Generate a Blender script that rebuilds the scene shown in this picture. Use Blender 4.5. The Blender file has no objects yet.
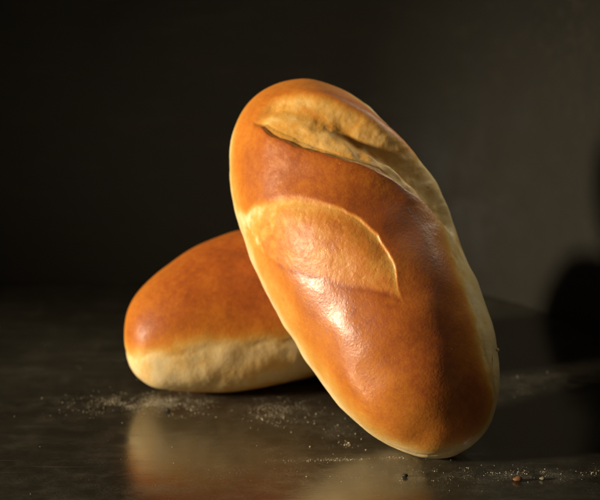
import bpy, math, random
import numpy as np
from mathutils import Vector, Matrix
R = math.radians
sc = bpy.context.scene
COL = sc.collection

# ------------------------------------------------------------------ camera
cam_d = bpy.data.cameras.new('camera')
cam = bpy.data.objects.new('camera', cam_d); COL.objects.link(cam)
cam.location = (0, 0, 0.2); cam.rotation_euler = (R(75), 0, 0)
cam_d.lens = 85; cam_d.sensor_width = 36; cam_d.clip_start = .01; cam_d.clip_end = 20
cam_d.dof.use_dof = True; cam_d.dof.focus_distance = .478; cam_d.dof.aperture_fstop = 11.5
sc.camera = cam

# ------------------------------------------------------------------ world, lamps, exposure
w = bpy.data.worlds.new('World'); sc.world = w; w.use_nodes = True
bg = w.node_tree.nodes['Background']
bg.inputs[0].default_value = (1.0, .90, .72, 1); bg.inputs[1].default_value = .06

def lamp(name, kind, loc, target, power, color, **kw):
    d = bpy.data.lights.new(name, kind); o = bpy.data.objects.new(name, d); COL.objects.link(o)
    o.location = loc; o.rotation_euler = (Vector(target) - Vector(loc)).to_track_quat('-Z', 'Y').to_euler()
    d.energy = power; d.color = color
    for k, v in kw.items(): setattr(d, k, v)
    return o
EL, AZ, DIST = R(12.2), R(20.6), 1.4
TG = Vector((.02, .51, .055))
LP = TG + DIST * Vector((-math.cos(EL) * math.cos(AZ), -math.cos(EL) * math.sin(AZ), math.sin(EL)))
lamp('key_lamp', 'SPOT', LP, TG, 150, (1.0, .865, .64), spot_size=R(19), spot_blend=.9, shadow_soft_size=.08)
lamp('fill_lamp', 'AREA', (.52, .92, .62), (.03, .5, .06), 5.2, (1.0, .96, .74), shape='RECTANGLE', size=.5, size_y=.4)

vs = sc.view_settings
vs.view_transform = 'Standard'; vs.look = 'None'; vs.exposure = 0; vs.gamma = 1; vs.use_curve_mapping = False

# ------------------------------------------------------------------ helpers
def link(name, me, mat, parent=None):
    o = bpy.data.objects.new(name, me); COL.objects.link(o)
    if mat: me.materials.append(mat)
    if parent: o.parent = parent
    return o
def tag(o, label=None, cat=None, group=None, kind=None):
    if label: o['label'] = label
    if cat: o['category'] = cat
    if group: o['group'] = group
    if kind: o['kind'] = kind
def hash3(i, j, k, s):
    h = (i.astype(np.int64) * 374761393 + j.astype(np.int64) * 668265263 + k.astype(np.int64) * 2147483647 + s * 1274126177) & 0xffffffff
    h = ((h ^ (h >> 13)) * 1274126177) & 0xffffffff
    h = ((h ^ (h >> 16)) * 2246822519) & 0xffffffff
    return (h ^ (h >> 15)) / 4294967295.0
def vnoise(p, f, s=0):                        # smooth value noise, -1..1
    q = p * f; i = np.floor(q).astype(np.int64); t = q - i; t = t * t * t * (t * (t * 6 - 15) + 10)
    o = 0
    for a in (0, 1):
        for b in (0, 1):
            for c in (0, 1):
                wt = (t[:, 0] if a else 1 - t[:, 0]) * (t[:, 1] if b else 1 - t[:, 1]) * (t[:, 2] if c else 1 - t[:, 2])
                o = o + wt * hash3(i[:, 0] + a, i[:, 1] + b, i[:, 2] + c, s)
    return o * 2 - 1
def fbm(p, f, n=4, s=0, g=.5):
    o = 0; a = 1; t = 0
    for k in range(n):
        o = o + a * vnoise(p + 17.3 * k, f * 2.03 ** k, s + k); t += a; a *= g
    return o / t
def sstep(a, b, x):
    t = np.clip((x - a) / (b - a), 0, 1); return t * t * (3 - 2 * t)
def gauss(x, s): return np.exp(-(x / s) ** 2)

class NT:
    def __init__(s, name):
        s.m = bpy.data.materials.new(name); s.m.use_nodes = True; s.t = s.m.node_tree
        s.b = s.t.nodes['Principled BSDF']
    def n(s, kind, **kw):
        o = s.t.nodes.new('ShaderNode' + kind)
        for k, v in kw.items():
            if k.startswith('i_'):
                k2 = k[2:]; o.inputs[int(k2) if k2.isdigit() else k2.replace('_', ' ')].default_value = v
            else: setattr(o, k, v)
        return o
    def l(s, a, b): s.t.links.new(a, b)
    def noise(s, vec, scale, detail=4, rough=.5):
        o = s.n('TexNoise', i_Scale=scale, i_Detail=detail, i_Roughness=rough); s.l(vec, o.inputs['Vector']); return o.outputs['Fac']
    def math(s, op, a, b=None, c=None, clamp=False):
        o = s.n('Math', operation=op, use_clamp=clamp)
        for i, v in enumerate((a, b, c)):
            if v is None: continue
            if hasattr(v, 'links'): s.l(v, o.inputs[i])
            else: o.inputs[i].default_value = v
        return o.outputs[0]
    def rng(s, v, a, b, c=0, d=1):
        o = s.n('MapRange'); s.l(v, o.inputs[0])
        for i, x in enumerate((a, b, c, d)): o.inputs[1 + i].default_value = x
        return o.outputs[0]
    def ramp(s, v, stops):
        o = s.n('ValToRGB'); s.l(v, o.inputs[0]); e = o.color_ramp.elements
        while len(e) < len(stops): e.new(.5)
        for x, (p, c) in zip(e, stops): x.position = p; x.color = (*c, 1)
        return o.outputs[0]
    def mix(s, f, a, b):
        o = s.n('Mix', data_type='RGBA')
        for i, v in ((0, f), (6, a), (7, b)):
            if hasattr(v, 'links'): s.l(v, o.inputs[i])
            elif i == 0: o.inputs[0].default_value = v
            else: o.inputs[i].default_value = (*v, 1)
        return o.outputs[2]

# ------------------------------------------------------------------ materials
def bread_material():
    T = NT('baked_bread'); tc = T.n('TexCoord').outputs['Object']
    bake = T.n('Attribute', attribute_name='bake').outputs['Fac']
    cut = T.n('Attribute', attribute_name='cut').outputs['Fac']
    big = T.noise(tc, 70, 5, .6); mid = T.noise(tc, 420, 4, .6); fine = T.noise(tc, 1500, 3, .6)
    f = T.math('ADD', bake, T.math('MULTIPLY', T.math('SUBTRACT', big, .5), .30))
    f = T.math('ADD', f, T.math('MULTIPLY', T.math('SUBTRACT', mid, .5), .27))
    f = T.math('ADD', f, T.math('MULTIPLY', T.math('SUBTRACT', fine, .5), .16), clamp=True)
    c = T.ramp(f, [(0, (.72, .56, .32)), (.16, (.70, .49, .21)), (.38, (.62, .31, .060)), (.62, (.52, .170, .020)), (.82, (.33, .078, .011)), (1, (.15, .038, .009))])
    vor = T.n('TexVoronoi', i_Scale=330.0); T.l(tc, vor.inputs['Vector'])
    spot = T.rng(vor.outputs['Distance'], .06, .22, 1, 0)
    spot = T.math('MULTIPLY', spot, T.rng(T.noise(tc, 160, 2), .55, .72))
    c = T.mix(T.math('MULTIPLY', spot, .5), c, (.22, .07, .012))
    fk = T.n('TexVoronoi', i_Scale=300.0); T.l(tc, fk.inputs['Vector'])
    fl = T.math('MULTIPLY', T.rng(fk.outputs['Distance'], .03, .10, 1, 0), T.rng(T.noise(tc, 90, 3), .56, .62))
    c = T.mix(T.math('MULTIPLY', fl, .55), c, (.70, .52, .28))
    T.l(c, T.b.inputs['Base Color'])
    ro = T.math('ADD', T.rng(mid, .3, .7, .29, .42), T.math('MULTIPLY', cut, .10))
    pale = T.rng(bake, .05, .30, .22, 0)
    dry = T.n('Attribute', attribute_name='dry').outputs['Fac']
    T.l(T.math('ADD', T.math('ADD', ro, pale), T.math('MULTIPLY', dry, .10)), T.b.inputs['Roughness'])
    T.l(T.math('SUBTRACT', .55, T.math('MULTIPLY', dry, .38)), T.b.inputs['Specular IOR Level'])
    T.b.inputs['Subsurface Weight'].default_value = .05
    T.b.inputs['Subsurface Radius'].default_value = (1, .45, .15); T.b.inputs['Subsurface Scale'].default_value = .002
    v2 = T.n('TexVoronoi', i_Scale=900.0, feature='SMOOTH_F1'); T.l(tc, v2.inputs['Vector'])
    pore = T.n('TexVoronoi', i_Scale=620.0); T.l(tc, pore.inputs['Vector'])
    pit = T.math('MULTIPLY', T.rng(pore.outputs['Distance'], .05, .25, 1, 0), T.rng(T.noise(tc, 230, 3), .52, .66))
    h = T.math('ADD', T.math('MULTIPLY', mid, .28), T.math('MULTIPLY', v2.outputs['Distance'], .40))
    h = T.math('ADD', h, T.math('MULTIPLY', fine, T.math('ADD', .55, T.math('MULTIPLY', cut, .30))))
    h = T.math('SUBTRACT', h, T.math('MULTIPLY', pit, T.math('ADD', .35, T.math('MULTIPLY', cut, .35))))
    bp = T.n('Bump', i_Strength=.42, i_Distance=.00026); T.l(h, bp.inputs['Height']); T.l(bp.outputs[0], T.b.inputs['Normal'])
    return T.m
BREAD = bread_material()

def steel_material(name, col, rough, flour=False):
    T = NT(name); tc = T.n('TexCoord').outputs['Object']
    mp = T.n('Mapping'); T.l(tc, mp.inputs[0]); mp.inputs['Scale'].default_value = (9, 42, 42)
    st = T.noise(mp.outputs[0], 4, 6, .65); cl = T.noise(tc, 14, 5, .6); fi = T.noise(tc, 900, 3, .6)
    c = T.mix(T.rng(cl, .3, .75), tuple(x * .6 for x in col), tuple(x * 1.25 for x in col))
    c = T.mix(T.math('MULTIPLY', T.rng(st, .5, .75), .4), c, tuple(x * 2.2 for x in col))
    sm = T.noise(tc, 75, 6, .7)
    mp2 = T.n('Mapping'); T.l(tc, mp2.inputs[0]); mp2.inputs['Scale'].default_value = (14, 900, 1); mp2.inputs['Rotation'].default_value = (0, 0, .5)
    scr = T.math('MULTIPLY', T.rng(T.noise(mp2.outputs[0], 1, 2), .66, .74), T.rng(T.noise(tc, 25, 2), .5, .6))
    c = T.mix(T.math('MULTIPLY', T.rng(sm, .50, .72), .45 if flour else .08), c, tuple(x * 2.4 for x in col))
    c = T.mix(T.math('MULTIPLY', scr, .5 if flour else .1), c, tuple(x * 4 for x in col))
    rr = T.math('ADD', T.math('MULTIPLY', T.rng(sm, .45, .7), .07), T.rng(cl, .3, .7, rough * .8, rough * 1.25))
    rr = T.math('ADD', rr, T.math('MULTIPLY', T.rng(st, .45, .75), .10))
    if flour:
        sep = T.n('SeparateXYZ'); T.l(tc, sep.inputs[0])
        tot = None
        for (x, y, sx, sy, a) in FLOUR_AND_LIT_STRIP:
            dx = T.math('DIVIDE', T.math('SUBTRACT', sep.outputs[0], x), sx); dy = T.math('DIVIDE', T.math('SUBTRACT', sep.outputs[1], y), sy)
            g = T.math('MULTIPLY', T.math('POWER', 2.718, T.math('MULTIPLY', T.math('ADD', T.math('MULTIPLY', dx, dx), T.math('MULTIPLY', dy, dy)), -1)), a)
            tot = g if tot is None else T.math('ADD', tot, g)
        mot = T.math('MULTIPLY', T.rng(T.noise(tc, 120, 6, .7), .42, .68), T.rng(T.noise(tc, 1400, 2, .6), .40, .66))
        d = T.math('MULTIPLY', tot, mot, clamp=True)
        c = T.mix(d, c, (.60, .55, .44)); rr = T.math('ADD', rr, T.math('MULTIPLY', d, .4))
    T.l(c, T.b.inputs['Base Color']); T.l(rr, T.b.inputs['Roughness'])
    T.b.inputs['IOR'].default_value = 2.3 if flour else 1.3
    bp = T.n('Bump', i_Strength=.25, i_Distance=.0002)
    T.l(T.math('ADD', T.math('MULTIPLY', st, .7), T.math('MULTIPLY', fi, .3)), bp.inputs['Height']); T.l(bp.outputs[0], T.b.inputs['Normal'])
    return T.m
# flour smears and a painted lit strip: x, y, spread x, spread y, amount
FLOUR_AND_LIT_STRIP = [(.092, .537, .028, .020, .30), (-.052, .516, .017, .009, .85), (-.010, .507, .016, .010, .45), (.018, .488, .020, .014, .18),  # first entry paints the lit strip of table right of the upright roll
         (.020, .4615, .035, .0016, .35), (.080, .449, .06, .006, .30), (.0, .44, .12, .02, .12), (-.02, .475, .06, .03, .10), (-.078, .515, .02, .012, .22)]

# ------------------------------------------------------------------ setting: table and wall
def box_mesh(name, x0, x1, y0, y1, z0, z1):
    v = [(x, y, z) for x in (x0, x1) for y in (y0, y1) for z in (z0, z1)]
    f = [(0, 1, 3, 2), (4, 6, 7, 5), (0, 4, 5, 1), (2, 3, 7, 6), (0, 2, 6, 4), (1, 5, 7, 3)]
    me = bpy.data.meshes.new(name); me.from_pydata(v, [], f); me.validate(); return me
tab = link('tabletop', box_mesh('tabletop', -.9, .6, .06, .95, -.03, 0), steel_material('dark_steel_table', (.033, .0285, .020), .16, True))
tag(tab, kind='structure')
def wall():
    pts = [(-.9, .682), (.0247, .682)]
    ang = math.atan2(.89, .46)                # the wall turns towards the camera behind the rolls
    for k in range(1, 13):
        a = ang * k / 12; r = .105
        pts.append((.0247 + r * math.sin(a), .682 - r * (1 - math.cos(a))))
    x, y = pts[-1]; pts.append((x + .46 * .32, y - .89 * .32))
    P = np.array(pts); d = np.gradient(P, axis=0); nrm = np.stack([-d[:, 1], d[:, 0]], 1); nrm /= np.linalg.norm(nrm, axis=1)[:, None]
    Q = P + nrm * .008
    v = [(*p, z) for p in P for z in (.0003, .175)] + [(*q, z) for q in Q for z in (.0003, .175)]
    n = len(P); f = []
    for i in range(n - 1):
        a, b = 2 * i, 2 * i + 2; f += [(a, b, b + 1, a + 1), (2 * n + b, 2 * n + a, 2 * n + a + 1, 2 * n + b + 1), (a + 1, b + 1, 2 * n + b + 1, 2 * n + a + 1)]
    me = bpy.data.meshes.new('wall'); me.from_pydata(v, [], f)
    me.polygons.foreach_set('use_smooth', [i % 3 < 2 for i in range(len(f))]); return me
wl = link('wall', wall(), steel_material('dull_steel_wall', (.0135, .0116, .0078), .75))
tag(wl, kind='structure')

# ------------------------------------------------------------------ bread rolls
def lens(x, a, U, Lw, o, d, ln):
    """coordinates of a blade cut: s along, distance to the lower edge, distance to the upper edge (mm)"""
    d = np.array(d) / np.hypot(*d); px, py = -d[1], d[0]
    def conv(pts):
        q = np.array(pts, float) - o; s = q @ d; t = q[:, 0] * px + q[:, 1] * py
        k = np.argsort(s); return s[k], t[k]
    s = (x - o[0]) * d[0] + (a - o[1]) * d[1]; t = (x - o[0]) * px + (a - o[1]) * py
    su, tu = conv(U); sl, tl = conv(Lw)
    return s, np.interp(s, sl, tl), np.interp(s, su, tu), t
def make_roll(spec, seed, ns, nt, cuts=()):
    L, W, H, n, bend, tap, fs = spec
    s = (np.arange(1, ns) / ns * np.pi); th = np.linspace(0, 2 * np.pi, nt, endpoint=False)
    c = -np.cos(s)
    nn = np.where(c < 0, fs, n)               # the foot end may be blunter than the other
    t = np.sign(c) * np.abs(c) ** (2 / nn); r = np.abs(np.sin(s)) ** (2 / nn) * (1 + tap * t)
    C, S = np.cos(th), np.sin(th); cy = np.sign(C) * np.abs(C) ** .95
    sz = np.where(S > 0, np.abs(S) ** .95 * .58, -np.abs(S) ** .72 * .42)
    X = np.repeat(L / 2 * t[:, None], nt, 1); Y = W / 2 * r[:, None] * cy + bend * (1 - t[:, None] ** 2) - bend * .5
    if seed > 100: Y = np.where(Y > .004, .004 + (Y - .004) * .78, Y)  # unseen back of the lying roll flattened to pull in its wall shadow
    Z = H * sz * np.repeat(r[:, None] ** .9, nt, 1)
    P = np.stack([X, Y, Z], 2)
    def normals(P):
        du = np.gradient(P, axis=0); dv = np.roll(P, -1, 1) - np.roll(P, 1, 1)
        N = np.cross(du, dv); N /= np.linalg.norm(N, axis=2, keepdims=True) + 1e-12
        if (N * P).sum() < 0: N = -N
        return N
    N = normals(P); p = P.reshape(-1, 3) * 1000   # mm
    TH = np.repeat(np.degrees(th)[None], ns - 1, 0).ravel(); a = (90 - TH) * .6; x = p[:, 0]; z = p[:, 2]
    a = np.where(TH > 270, (450 - TH) * .6, a)
    rr = np.repeat(r[:, None], nt, 1).ravel()
    # soft lumps everywhere
    D = .75 * vnoise(p, 1 / 24, seed) + .30 * vnoise(p, 1 / 9, seed + 1) + .015 * fbm(p, 1 / 3, 3, seed + 2)
    # pale side under the crust: seam and creases
    zs = spec_seam(x, p[:, 1], seed) + 1.3 * vnoise(p, 1 / 11, seed + 3) + .9 * vnoise(p, 1 / 3.5, seed + 4)
    low = z - zs
    pale = sstep(3.2, -2.6, low)
    base_rim = sstep(-.42, -.88, z / (.42 * H * 1000))
    D -= (.5 if seed < 100 else .32) * gauss(low + .6, 1.5) * (.55 + .6 * vnoise(p, 1 / 6, seed + 5))
    q = p.copy(); q[:, 2] *= .6
    D += pale * (.12 * fbm(q, 1 / 3.6, 3, seed + 6) + .30 * vnoise(p, 1 / 7, seed + 7)) * (1 - base_rim)
    # bake colour: 0 pale dough ... 1 dark brown
    bake = .64 + .10 * fbm(p, 1 / 22, 3, seed + 8) + .10 * np.clip((z - 8) / 26, -1, 1) + .10 * sstep(18, -25, a)
    bake -= .20 * sstep(18, 34, a)
    bake -= .13 * sstep(38, 72, x)
    bake -= .34 * gauss(np.maximum(low, 0), 5)
    pale_c = sstep(4.5, -3.5, low)
    bake = bake * (1 - pale_c) + pale_c * (.07 + .24 * np.clip(fbm(p, 1 / 9, 3, seed + 9) + .12, 0, 1))
    bake += base_rim * (.34 + .15 * vnoise(p, 1 / 5, seed + 10))
    cut = np.zeros(len(p)); part = np.where(pale > .5, 1, 0)
    for k, fn in enumerate(cuts):
        D, bake, m = fn(p, x, a, D, bake, seed + 20 * k, low)
        cut = np.maximum(cut, m); part = np.where(m > .5, 2 + k, part)
    D += .008 * fbm(p, 1 / .9, 2, seed + 12) + cut * .06 * fbm(p, 1 / 1.3, 3, seed + 13)
    P = P + N * (D.reshape(ns - 1, nt)[:, :, None] / 1000)
    flat = -H * .42 * .97
    P[:, :, 2] = np.maximum(P[:, :, 2], flat + .0006 * vnoise(p, 1 / 8, seed + 14).reshape(ns - 1, nt)) # stood on the tray
    N = normals(P)
    v = np.concatenate([P.reshape(-1, 3), P[0].mean(0)[None], P[-1].mean(0)[None]])
    nv = np.concatenate([N.reshape(-1, 3), [[-1, 0, 0]], [[1, 0, 0]]])
    i = np.arange((ns - 2) * nt).reshape(ns - 2, nt); j = np.roll(i, -1, 1)
    F = np.stack([i, j, j + nt, i + nt], 2).reshape(-1, 4)
    e = np.arange(nt); e2 = np.roll(e, -1); A, B = len(v) - 2, len(v) - 1; last = (ns - 2) * nt
    tri = np.concatenate([np.stack([np.full(nt, A), e2, e, np.full(nt, -1)], 1), np.stack([np.full(nt, B), last + e, last + e2, np.full(nt, -1)], 1)])
    F = np.concatenate([F, tri])
    t0 = F[:1]; fn_ = np.cross(v[t0[:, 1]] - v[t0[:, 0]], v[t0[:, 2]] - v[t0[:, 0]])
    mid = (ns // 2) * nt + nt // 4; f0 = F[mid]; fn_ = np.cross(v[f0[1]] - v[f0[0]], v[f0[2]] - v[f0[0]])
    if fn_ @ nv[f0[0]] < 0:
        F = np.where(F[:, 3:4] >= 0, F[:, [3, 2, 1, 0]], F[:, [2, 1, 0, 3]])
    ext = lambda q: np.concatenate([q, [q[:nt].mean(), q[-nt:].mean()]])
    part = np.concatenate([part, [part[0], part[-nt]]])
    fp = part[F[:, 0]]
    return v, nv, F, fp, ext(bake), ext(cut)
def roll_object(name, data, names, label, group, loc, rot):
    v, nv, F, fp, bake, cut = data
    root = bpy.data.objects.new(name, None); COL.objects.link(root)
    root.empty_display_size = .02
    tag(root, label, 'bread', group)
    M = Matrix.Translation(loc) @ Matrix(rot).to_4x4()
    Rn = np.array(rot); zmin = (v @ Rn.T)[:, 2].min()
    M.translation.z = -zmin - .0007
    root.matrix_world = M
    wz = v @ Rn.T + np.array(M.translation)                  # the crumb gives a little where it stands
    wz[:, 2] = np.where(wz[:, 2] < .0007, .0001 + .0006 * np.exp((wz[:, 2] - .0007) / .0008), wz[:, 2])
    v = (wz - np.array(M.translation)) @ Rn
    for k, nm in enumerate(names):
        f = F[fp == k]
        if not len(f): continue
        used = np.unique(f[f >= 0]); mp = np.full(len(v), -1); mp[used] = np.arange(len(used))
        quad = f[:, 3] >= 0; cnt = np.where(quad, 4, 3)
        idx = mp[np.where(f >= 0, f, 0)][f >= 0]
        me = bpy.data.meshes.new(nm); me.vertices.add(len(used)); me.vertices.foreach_set('co', v[used].astype(np.float32).ravel())
        me.loops.add(len(idx)); me.loops.foreach_set('vertex_index', idx.astype(np.int32))
        me.polygons.add(len(f)); me.polygons.foreach_set('loop_start', np.concatenate([[0], np.cumsum(cnt)[:-1]]).astype(np.int32))
        me.update(calc_edges=True)
        me.polygons.foreach_set('use_smooth', np.ones(len(f), bool))
        for an, arr in (('bake', bake), ('cut', cut), ('dry', sstep(0, .025, v[:, 0]) if len(names) > 2 else np.full(len(v), .75))):
            at = me.attributes.new(an, 'FLOAT', 'POINT'); at.data.foreach_set('value', arr[used].astype(np.float32))
        me.normals_split_custom_set_from_vertices(nv[used].tolist())
        link(nm, me, BREAD, root)
    return root

def rot_xyz(a, b, c):
    def r(ax, t):
        m = np.eye(3); i, j = [(1, 2), (2, 0), (0, 1)][ax]; m[i, i] = m[j, j] = math.cos(t); m[i, j] = -math.sin(t); m[j, i] = math.sin(t); return m
    return (r(2, c) @ r(1, b) @ r(0, a)).tolist()

# first blade cut of the upright roll: a shallow opened flap, nearly flush with the crust
U1 = [(38, 36), (33, 30), (30.9, 26.4), (30.3, 19.8), (26.8, 11.4), (21.4, 2.4), (15.8, -3), (9.9, -7.8), (2.9, -12), (-4.3, -15), (-11.9, -15.6), (-18.3, -15), (-25, -12.6), (-29, -12.4), (-33, -14.2)]
L1 = [(34, 40), (25.6, 33), (16.4, 28), (11.2, 24), (3.6, 18.6), (-3.6, 12.6), (-11.2, 4.8), (-18.9, -2.4), (-25.6, -9.6), (-29, -12.2), (-33, -14.2)]
def cut_one(p, x, a, D, bake, seed, low):
    s, lo, up, t = lens(x, a, U1, L1, np.array([31., 28.]), (-61., -41.), 74)
    t = t + .5 * vnoise(p, 1 / 4, seed) + .10 * vnoise(p, 1 / 1.5, seed + 1)
    sg = 1 if (up - lo).mean() > 0 else -1
    el, eu = (t - lo) * sg, (up - t) * sg
    wid = np.maximum((up - lo) * sg, 0)
    along = sstep(-9, -4, s) * sstep(77, 71, s)
    left = sstep(42, 12, s)                                  # the flap runs out softly on the left side
    sharp = .35 + 2.4 * left
    ins = sstep(-.45, .55, np.minimum(el, eu)) * along
    tint = sstep(-3.0, 3.0, el + .8 * vnoise(p, 1 / 3, seed + 7)) * sstep(-sharp, sharp, eu) * along
    k = np.clip(wid / 12, 0, 1) * sstep(-8, 6, s)
    near = sstep(-12, 0, s) * sstep(82, 66, s)
    # the crust swells beside the cut, sinks into a soft valley along its lower edge, stands up as a thin lip above
    D = D + near * k * (.1 * np.where(el < 0, gauss(el, 9), gauss(el, 2.6)))
    D = D + near * k * .5 * np.where(eu < 0, gauss(eu, 6), 1) * sstep(sharp, -sharp, eu)
    D = D + near * .05 * gauss(eu + .5, .9) * k * sstep(30, 55, s)
    D = D + sstep(-77, -60, x) * 3.7 * gauss(x + 53, 22) * gauss(a - 8, 24) * sstep(-5, 19, -el + 14 * sstep(58, 82, s))
    D = D + ins * .9 * k * sstep(1, 13, el) * sstep(0, 8, eu) * .8
    D = D - .20 * gauss(el + .3, 2.6) * near * np.clip(k * 2, .35, 1)
    D = D + tint * (.07 * fbm(p, 1 / 3.0, 3, seed + 3)) - tint * .16 * np.clip(vnoise(p, 1 / 1.1, seed + 8) - .45, 0, 1)
    tone = .60 + .15 * fbm(p, 1 / 5, 3, seed + 4) - .20 * gauss(eu, 2.2 + 4 * left) - .24 * sstep(20, -6, s)
    tone = tone - .42 * sstep(34, 4, s) * np.clip(fbm(p, 1 / 3.2, 3, seed + 9) + .15 + .25 * gauss(eu, 3), 0, .7)
    D = D + tint * sstep(34, 4, s) * .32 * fbm(p, 1 / 2.6, 3, seed + 9)
    bake = bake * (1 - tint) + tint * np.clip(tone, .05, 1)
    bake = bake - near * .20 * gauss(eu + .2, .6) * k * (1 - tint) * (1 - left)
    bake = bake + near * .13 * gauss(el + .3, 1.1) * sstep(12, 30, s)
    return D, bake, ins
# second blade cut near the top: opened deep, running over the shoulder on to the side
O2 = [(60, 12), (64, 3), (65.5, -4), (64, -11), (60, -20), (53.1, -28), (42.2, -37), (28, -47), (12, -57), (-8, -64), (-22, -60)]
L2 = [(57, 7), (54, 3.6), (49, 1.8), (42.2, -3), (36.4, -6.6), (31.4, -11.4), (25, -17.4), (20.2, -22.8), (15.2, -27.6), (8.6, -33), (4.3, -37.2), (-6.5, -43.2), (-20, -52), (-28, -58)]
U2 = [(57.5, 9), (60.5, 3), (60.8, -1.2), (58.9, -9.6), (53.5, -16.2), (47.1, -20.4), (40.6, -24), (34.8, -27.6), (29.1, -31.8), (21.4, -38.4), (12, -45), (-4, -54), (-26, -59)]
def cut_two(p, x, a, D, bake, seed, low):
    o, d = np.array([59., 5.]), (-74., -49.)
    s, lo, up, t = lens(x, a, O2, L2, o, d, 100)
    _, _, um, _ = lens(x, a, U2, L2, o, d, 100)
    t = t + .6 * vnoise(p, 1 / 5, seed) + .15 * vnoise(p, 1 / 1.6, seed + 1)
    sg = 1 if (up - lo).mean() > 0 else -1
    el, eu = (t - lo) * sg, (up - t) * sg; wid = np.maximum((up - lo) * sg, .5)
    um = np.clip((um - lo) * sg, .3 * wid, .8 * wid)          # width of the floor, from the lower edge to the valley
    g = np.clip((el - um) / np.maximum(wid - um, .5), -.2, 1.2)
    f = np.clip(el / um, -.2, 1.2)
    ends = sstep(-3, 5, s) * sstep(98, 80, s); q = sstep(14, 44, s)
    ins = sstep(-.35, .55, np.minimum(el, um - el + 2)) * ends
    body = sstep(-.35, .6, el) * ends                         # floor and outer slope together
    k = np.clip(wid / 14, 0, 1)
    D = D + ends * 1.5 * gauss(np.minimum(el, 0), 7) * sstep(.5, -.5, el) * sstep(0, 12, s)
    lump = fbm(p, 1 / 6, 2, seed + 2)
    valley = -1.3 - 3.2 * q
    fl = np.interp(f, [0, .18, .35, .6, .85, 1], [0, -1, -1, -.9, -.6, -.25]) * 1.7
    fl = fl + valley * sstep(.45, 1.0, f) * sstep(0, .15, f)
    end_v = -.25 * 1.7 + valley
    sl = end_v * (1 - sstep(-.05, 1.05, g)) ** 1.25
    prof = np.where(f < 1, fl, sl)
    D = D + body * k * (prof + (.45 + .5 * q) * lump * sstep(0, .25, f) * sstep(.5, 0, g))
    D = D + ends * 2.4 * gauss(eu - 1, 7) * sstep(4, 24, s)
    D = D - ends * .35 * gauss(el - .6, 1.1) * sstep(-.9, .3, el)
    tone = np.interp(f, [0, .1, .4, .8, 1], [.56, .42, .33, .38, .44]) + .12 * fbm(p, 1 / 4, 3, seed + 4) - .16 * sstep(36, 75, s)
    slope = np.interp(g, [0, .25, .7], [.40, .33, .36]) - .18 * sstep(36, 75, s) + .05 * fbm(p, 1 / 6, 2, seed + 5)
    tone = np.where(f < 1, tone, slope)
    blend = body * sstep(-1, 5.5, eu)
    bake = bake * (1 - blend) + blend * np.clip(tone, .05, 1)
    bake = bake + ends * .08 * gauss(el + .5, 1.2) * (1 - ins)
    return D, bake, ins

def spec_seam(x, y, seed):
    if seed < 100: m = sstep(-16, 14, y); return (1 - m) * (11.5 - 11 * sstep(-52, -74, x) - 9 * sstep(8, 26, x)) + m * (12.0 - 3.0 * sstep(-50, -70, x) + 2.5 * gauss(x - 25, 28)) - 4 * sstep(48, 72, x)
    return 2.5 + 1.3 * np.sin(x / 9.0) + 2.2 * sstep(-38, -66, x) - 2 * sstep(-60, -72, x)

rollA = roll_object('bread_roll', make_roll((.1540, .071, .0587, 2.18, .0001, .0901, 2.42), 11, 760, 660, (cut_one, cut_two)),
    ('crust', 'pale_side', 'slash', 'slash'), 'glossy golden brown roll with two slashes, standing on end and leaning on another', 'bread rolls on the table',
    (.0225, .499, 0), rot_xyz(-.9259, -.8095, 2.2448))
rollB = roll_object('bread_roll', make_roll((.142, .0706, .0628, 1.8, .0144, -.0718, 2.0532), 211, 460, 460),
    ('crust', 'pale_side'), 'brown bread roll lying flat on its pale underside behind the upright roll', 'bread rolls on the table',
    (-.0022, .5466, 0), rot_xyz(.0163, -.1137, .2814))

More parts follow.
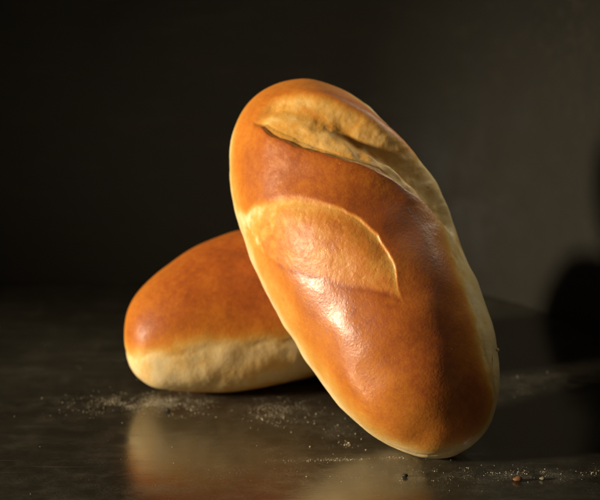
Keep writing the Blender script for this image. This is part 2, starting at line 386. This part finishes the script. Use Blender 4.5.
# ------------------------------------------------------------------ flour and crumbs
rnd = random.Random(5); nr = np.random.default_rng(5)
def flour_mesh():
    octv = np.array([(1, 0, 0), (-1, 0, 0), (0, 1, 0), (0, -1, 0), (0, 0, 1), (0, 0, -1)], float)
    octf = np.array([(0, 2, 4), (2, 1, 4), (1, 3, 4), (3, 0, 4), (2, 0, 5), (1, 2, 5), (3, 1, 5), (0, 3, 5)])
    V, F = [], []
    def grains(x, y, sx, sy, n, r0, r1, ang=0):
        for _ in range(n):
            u, q = nr.normal() * sx, nr.normal() * sy
            if vnoise(np.array([[x + u, y + q, 0]]), 260, 3)[0] + .5 * vnoise(np.array([[x + u, y + q, 0]]), 700, 4)[0] < nr.random() * .9 - .45: continue
            gx, gy = x + u * math.cos(ang) - q * math.sin(ang), y + u * math.sin(ang) + q * math.cos(ang)
            r = r0 + (r1 - r0) * nr.random() ** 3.5
            sc_ = r * (0.6 + .8 * nr.random(3)); sc_[2] *= .7
            v = octv * sc_; v = v * (0.75 + .5 * nr.random((6, 1))); an = nr.random() * 6.28
            c, s = math.cos(an), math.sin(an); v = np.stack([v[:, 0] * c - v[:, 1] * s + gx, v[:, 0] * s + v[:, 1] * c + gy, v[:, 2] + sc_[2] * .7], 1)
            F.append(octf + 6 * len(V)); V.append(v)
    grains(-.060, .519, .011, .004, 2000, .00005, .00021)
    grains(-.052, .512, .012, .005, 1700, .00005, .00020)
    grains(-.078, .515, .010, .009, 500, .00005, .00020)
    grains(-.008, .510, .008, .008, 900, .00005, .00019)
    grains(-.010, .502, .006, .002, 70, .00008, .00042)
    grains(.016, .488, .010, .010, 90, .00007, .00036)
    grains(.018, .4725, .003, .003, 26, .0001, .00045)
    grains(.018, .462, .014, .0008, 420, .00006, .00022, .06)
    grains(.085, .450, .03, .003, 620, .00005, .00022)
    grains(.045, .448, .02, .006, 240, .00005, .00022)
    grains(.0, .445, .06, .02, 160, .00005, .00020)
    grains(.08, .535, .012, .012, 60, .0001, .0003)
    grains(0, .50, .08, .05, 220, .00005, .00020)
    v = np.concatenate(V); f = np.concatenate(F)
    me = bpy.data.meshes.new('flour'); me.from_pydata(v.tolist(), [], f.tolist()); return me
T = NT('flour_grain'); T.b.inputs['Base Color'].default_value = (.62, .55, .40, 1); T.b.inputs['Roughness'].default_value = .8
fl = link('flour', flour_mesh(), T.m); tag(fl, 'white flour grains dusted on the dark table around the rolls', kind='stuff')

def crumb_material(name, c1, c2):
    T = NT(name); tc = T.n('TexCoord').outputs['Object']
    T.l(T.mix(T.rng(T.noise(tc, 700, 4), .35, .65), c1, c2), T.b.inputs['Base Color']); T.b.inputs['Roughness'].default_value = .6
    return T.m
def crumb(name, loc, size, mat, label, cat, group=None, seed=0, rz=0):
    n, m = 14, 9; V = []
    for i in range(m + 1):
        for j in range(n):
            a, b = math.pi * i / m, 2 * math.pi * j / n
            V.append((math.sin(a) * math.cos(b), math.sin(a) * math.sin(b), math.cos(a)))
    v = np.array(V); v = v * (1 + .30 * vnoise(v, 1.3, seed) + .16 * vnoise(v, 3.1, seed + 1))[:, None] * np.array(size)
    v[:, 2] -= v[:, 2].min()
    f = [(i * n + j, i * n + (j + 1) % n, (i + 1) * n + (j + 1) % n, (i + 1) * n + j) for i in range(m) for j in range(n)]
    me = bpy.data.meshes.new(name); me.from_pydata(v.tolist(), [], [q[::-1] for q in f]); me.polygons.foreach_set('use_smooth', [True] * len(f))
    o = link(name, me, mat); o.location = loc; o.rotation_euler = (0, 0, rz); tag(o, label, cat, group); return o
g = 'crumbs on the table'
crumb('crumb', (.0738, .4435, 0), (.0015, .0010, .0008), crumb_material('crumb_orange', (.20, .085, .022), (.13, .05, .012)), 'orange crust crumb on the table right of the upright roll', 'crumb', g, 3)
crumb('crumb', (.0824, .4445, 0), (.0010, .0008, .0006), crumb_material('crumb_pale', (.20, .17, .11), (.12, .10, .06)), 'small grey crumb to the right of the orange crumb', 'crumb', g, 8)
dark = crumb_material('seed_dark', (.012, .010, .008), (.03, .022, .015))
crumb('burnt_speck', (-.0505, .5075, 0), (.0010, .0008, .0006), dark, 'black burnt speck in the flour below the lying roll', 'speck', 'burnt specks', 5)
crumb('burnt_speck', (.0358, .4470, 0), (.0009, .0008, .0006), dark, 'black burnt speck in front of the upright roll', 'speck', 'burnt specks', 6)

flake = rollA.matrix_world @ Vector((-.0545, -.0284, .0035))
crumb('flake', flake, (.0007, .0007, .0007), crumb_material('flake_pale', (.55, .42, .22), (.45, .32, .15)), 'tiny pale flake clinging to the right edge of the upright roll', 'crumb', None, 12)
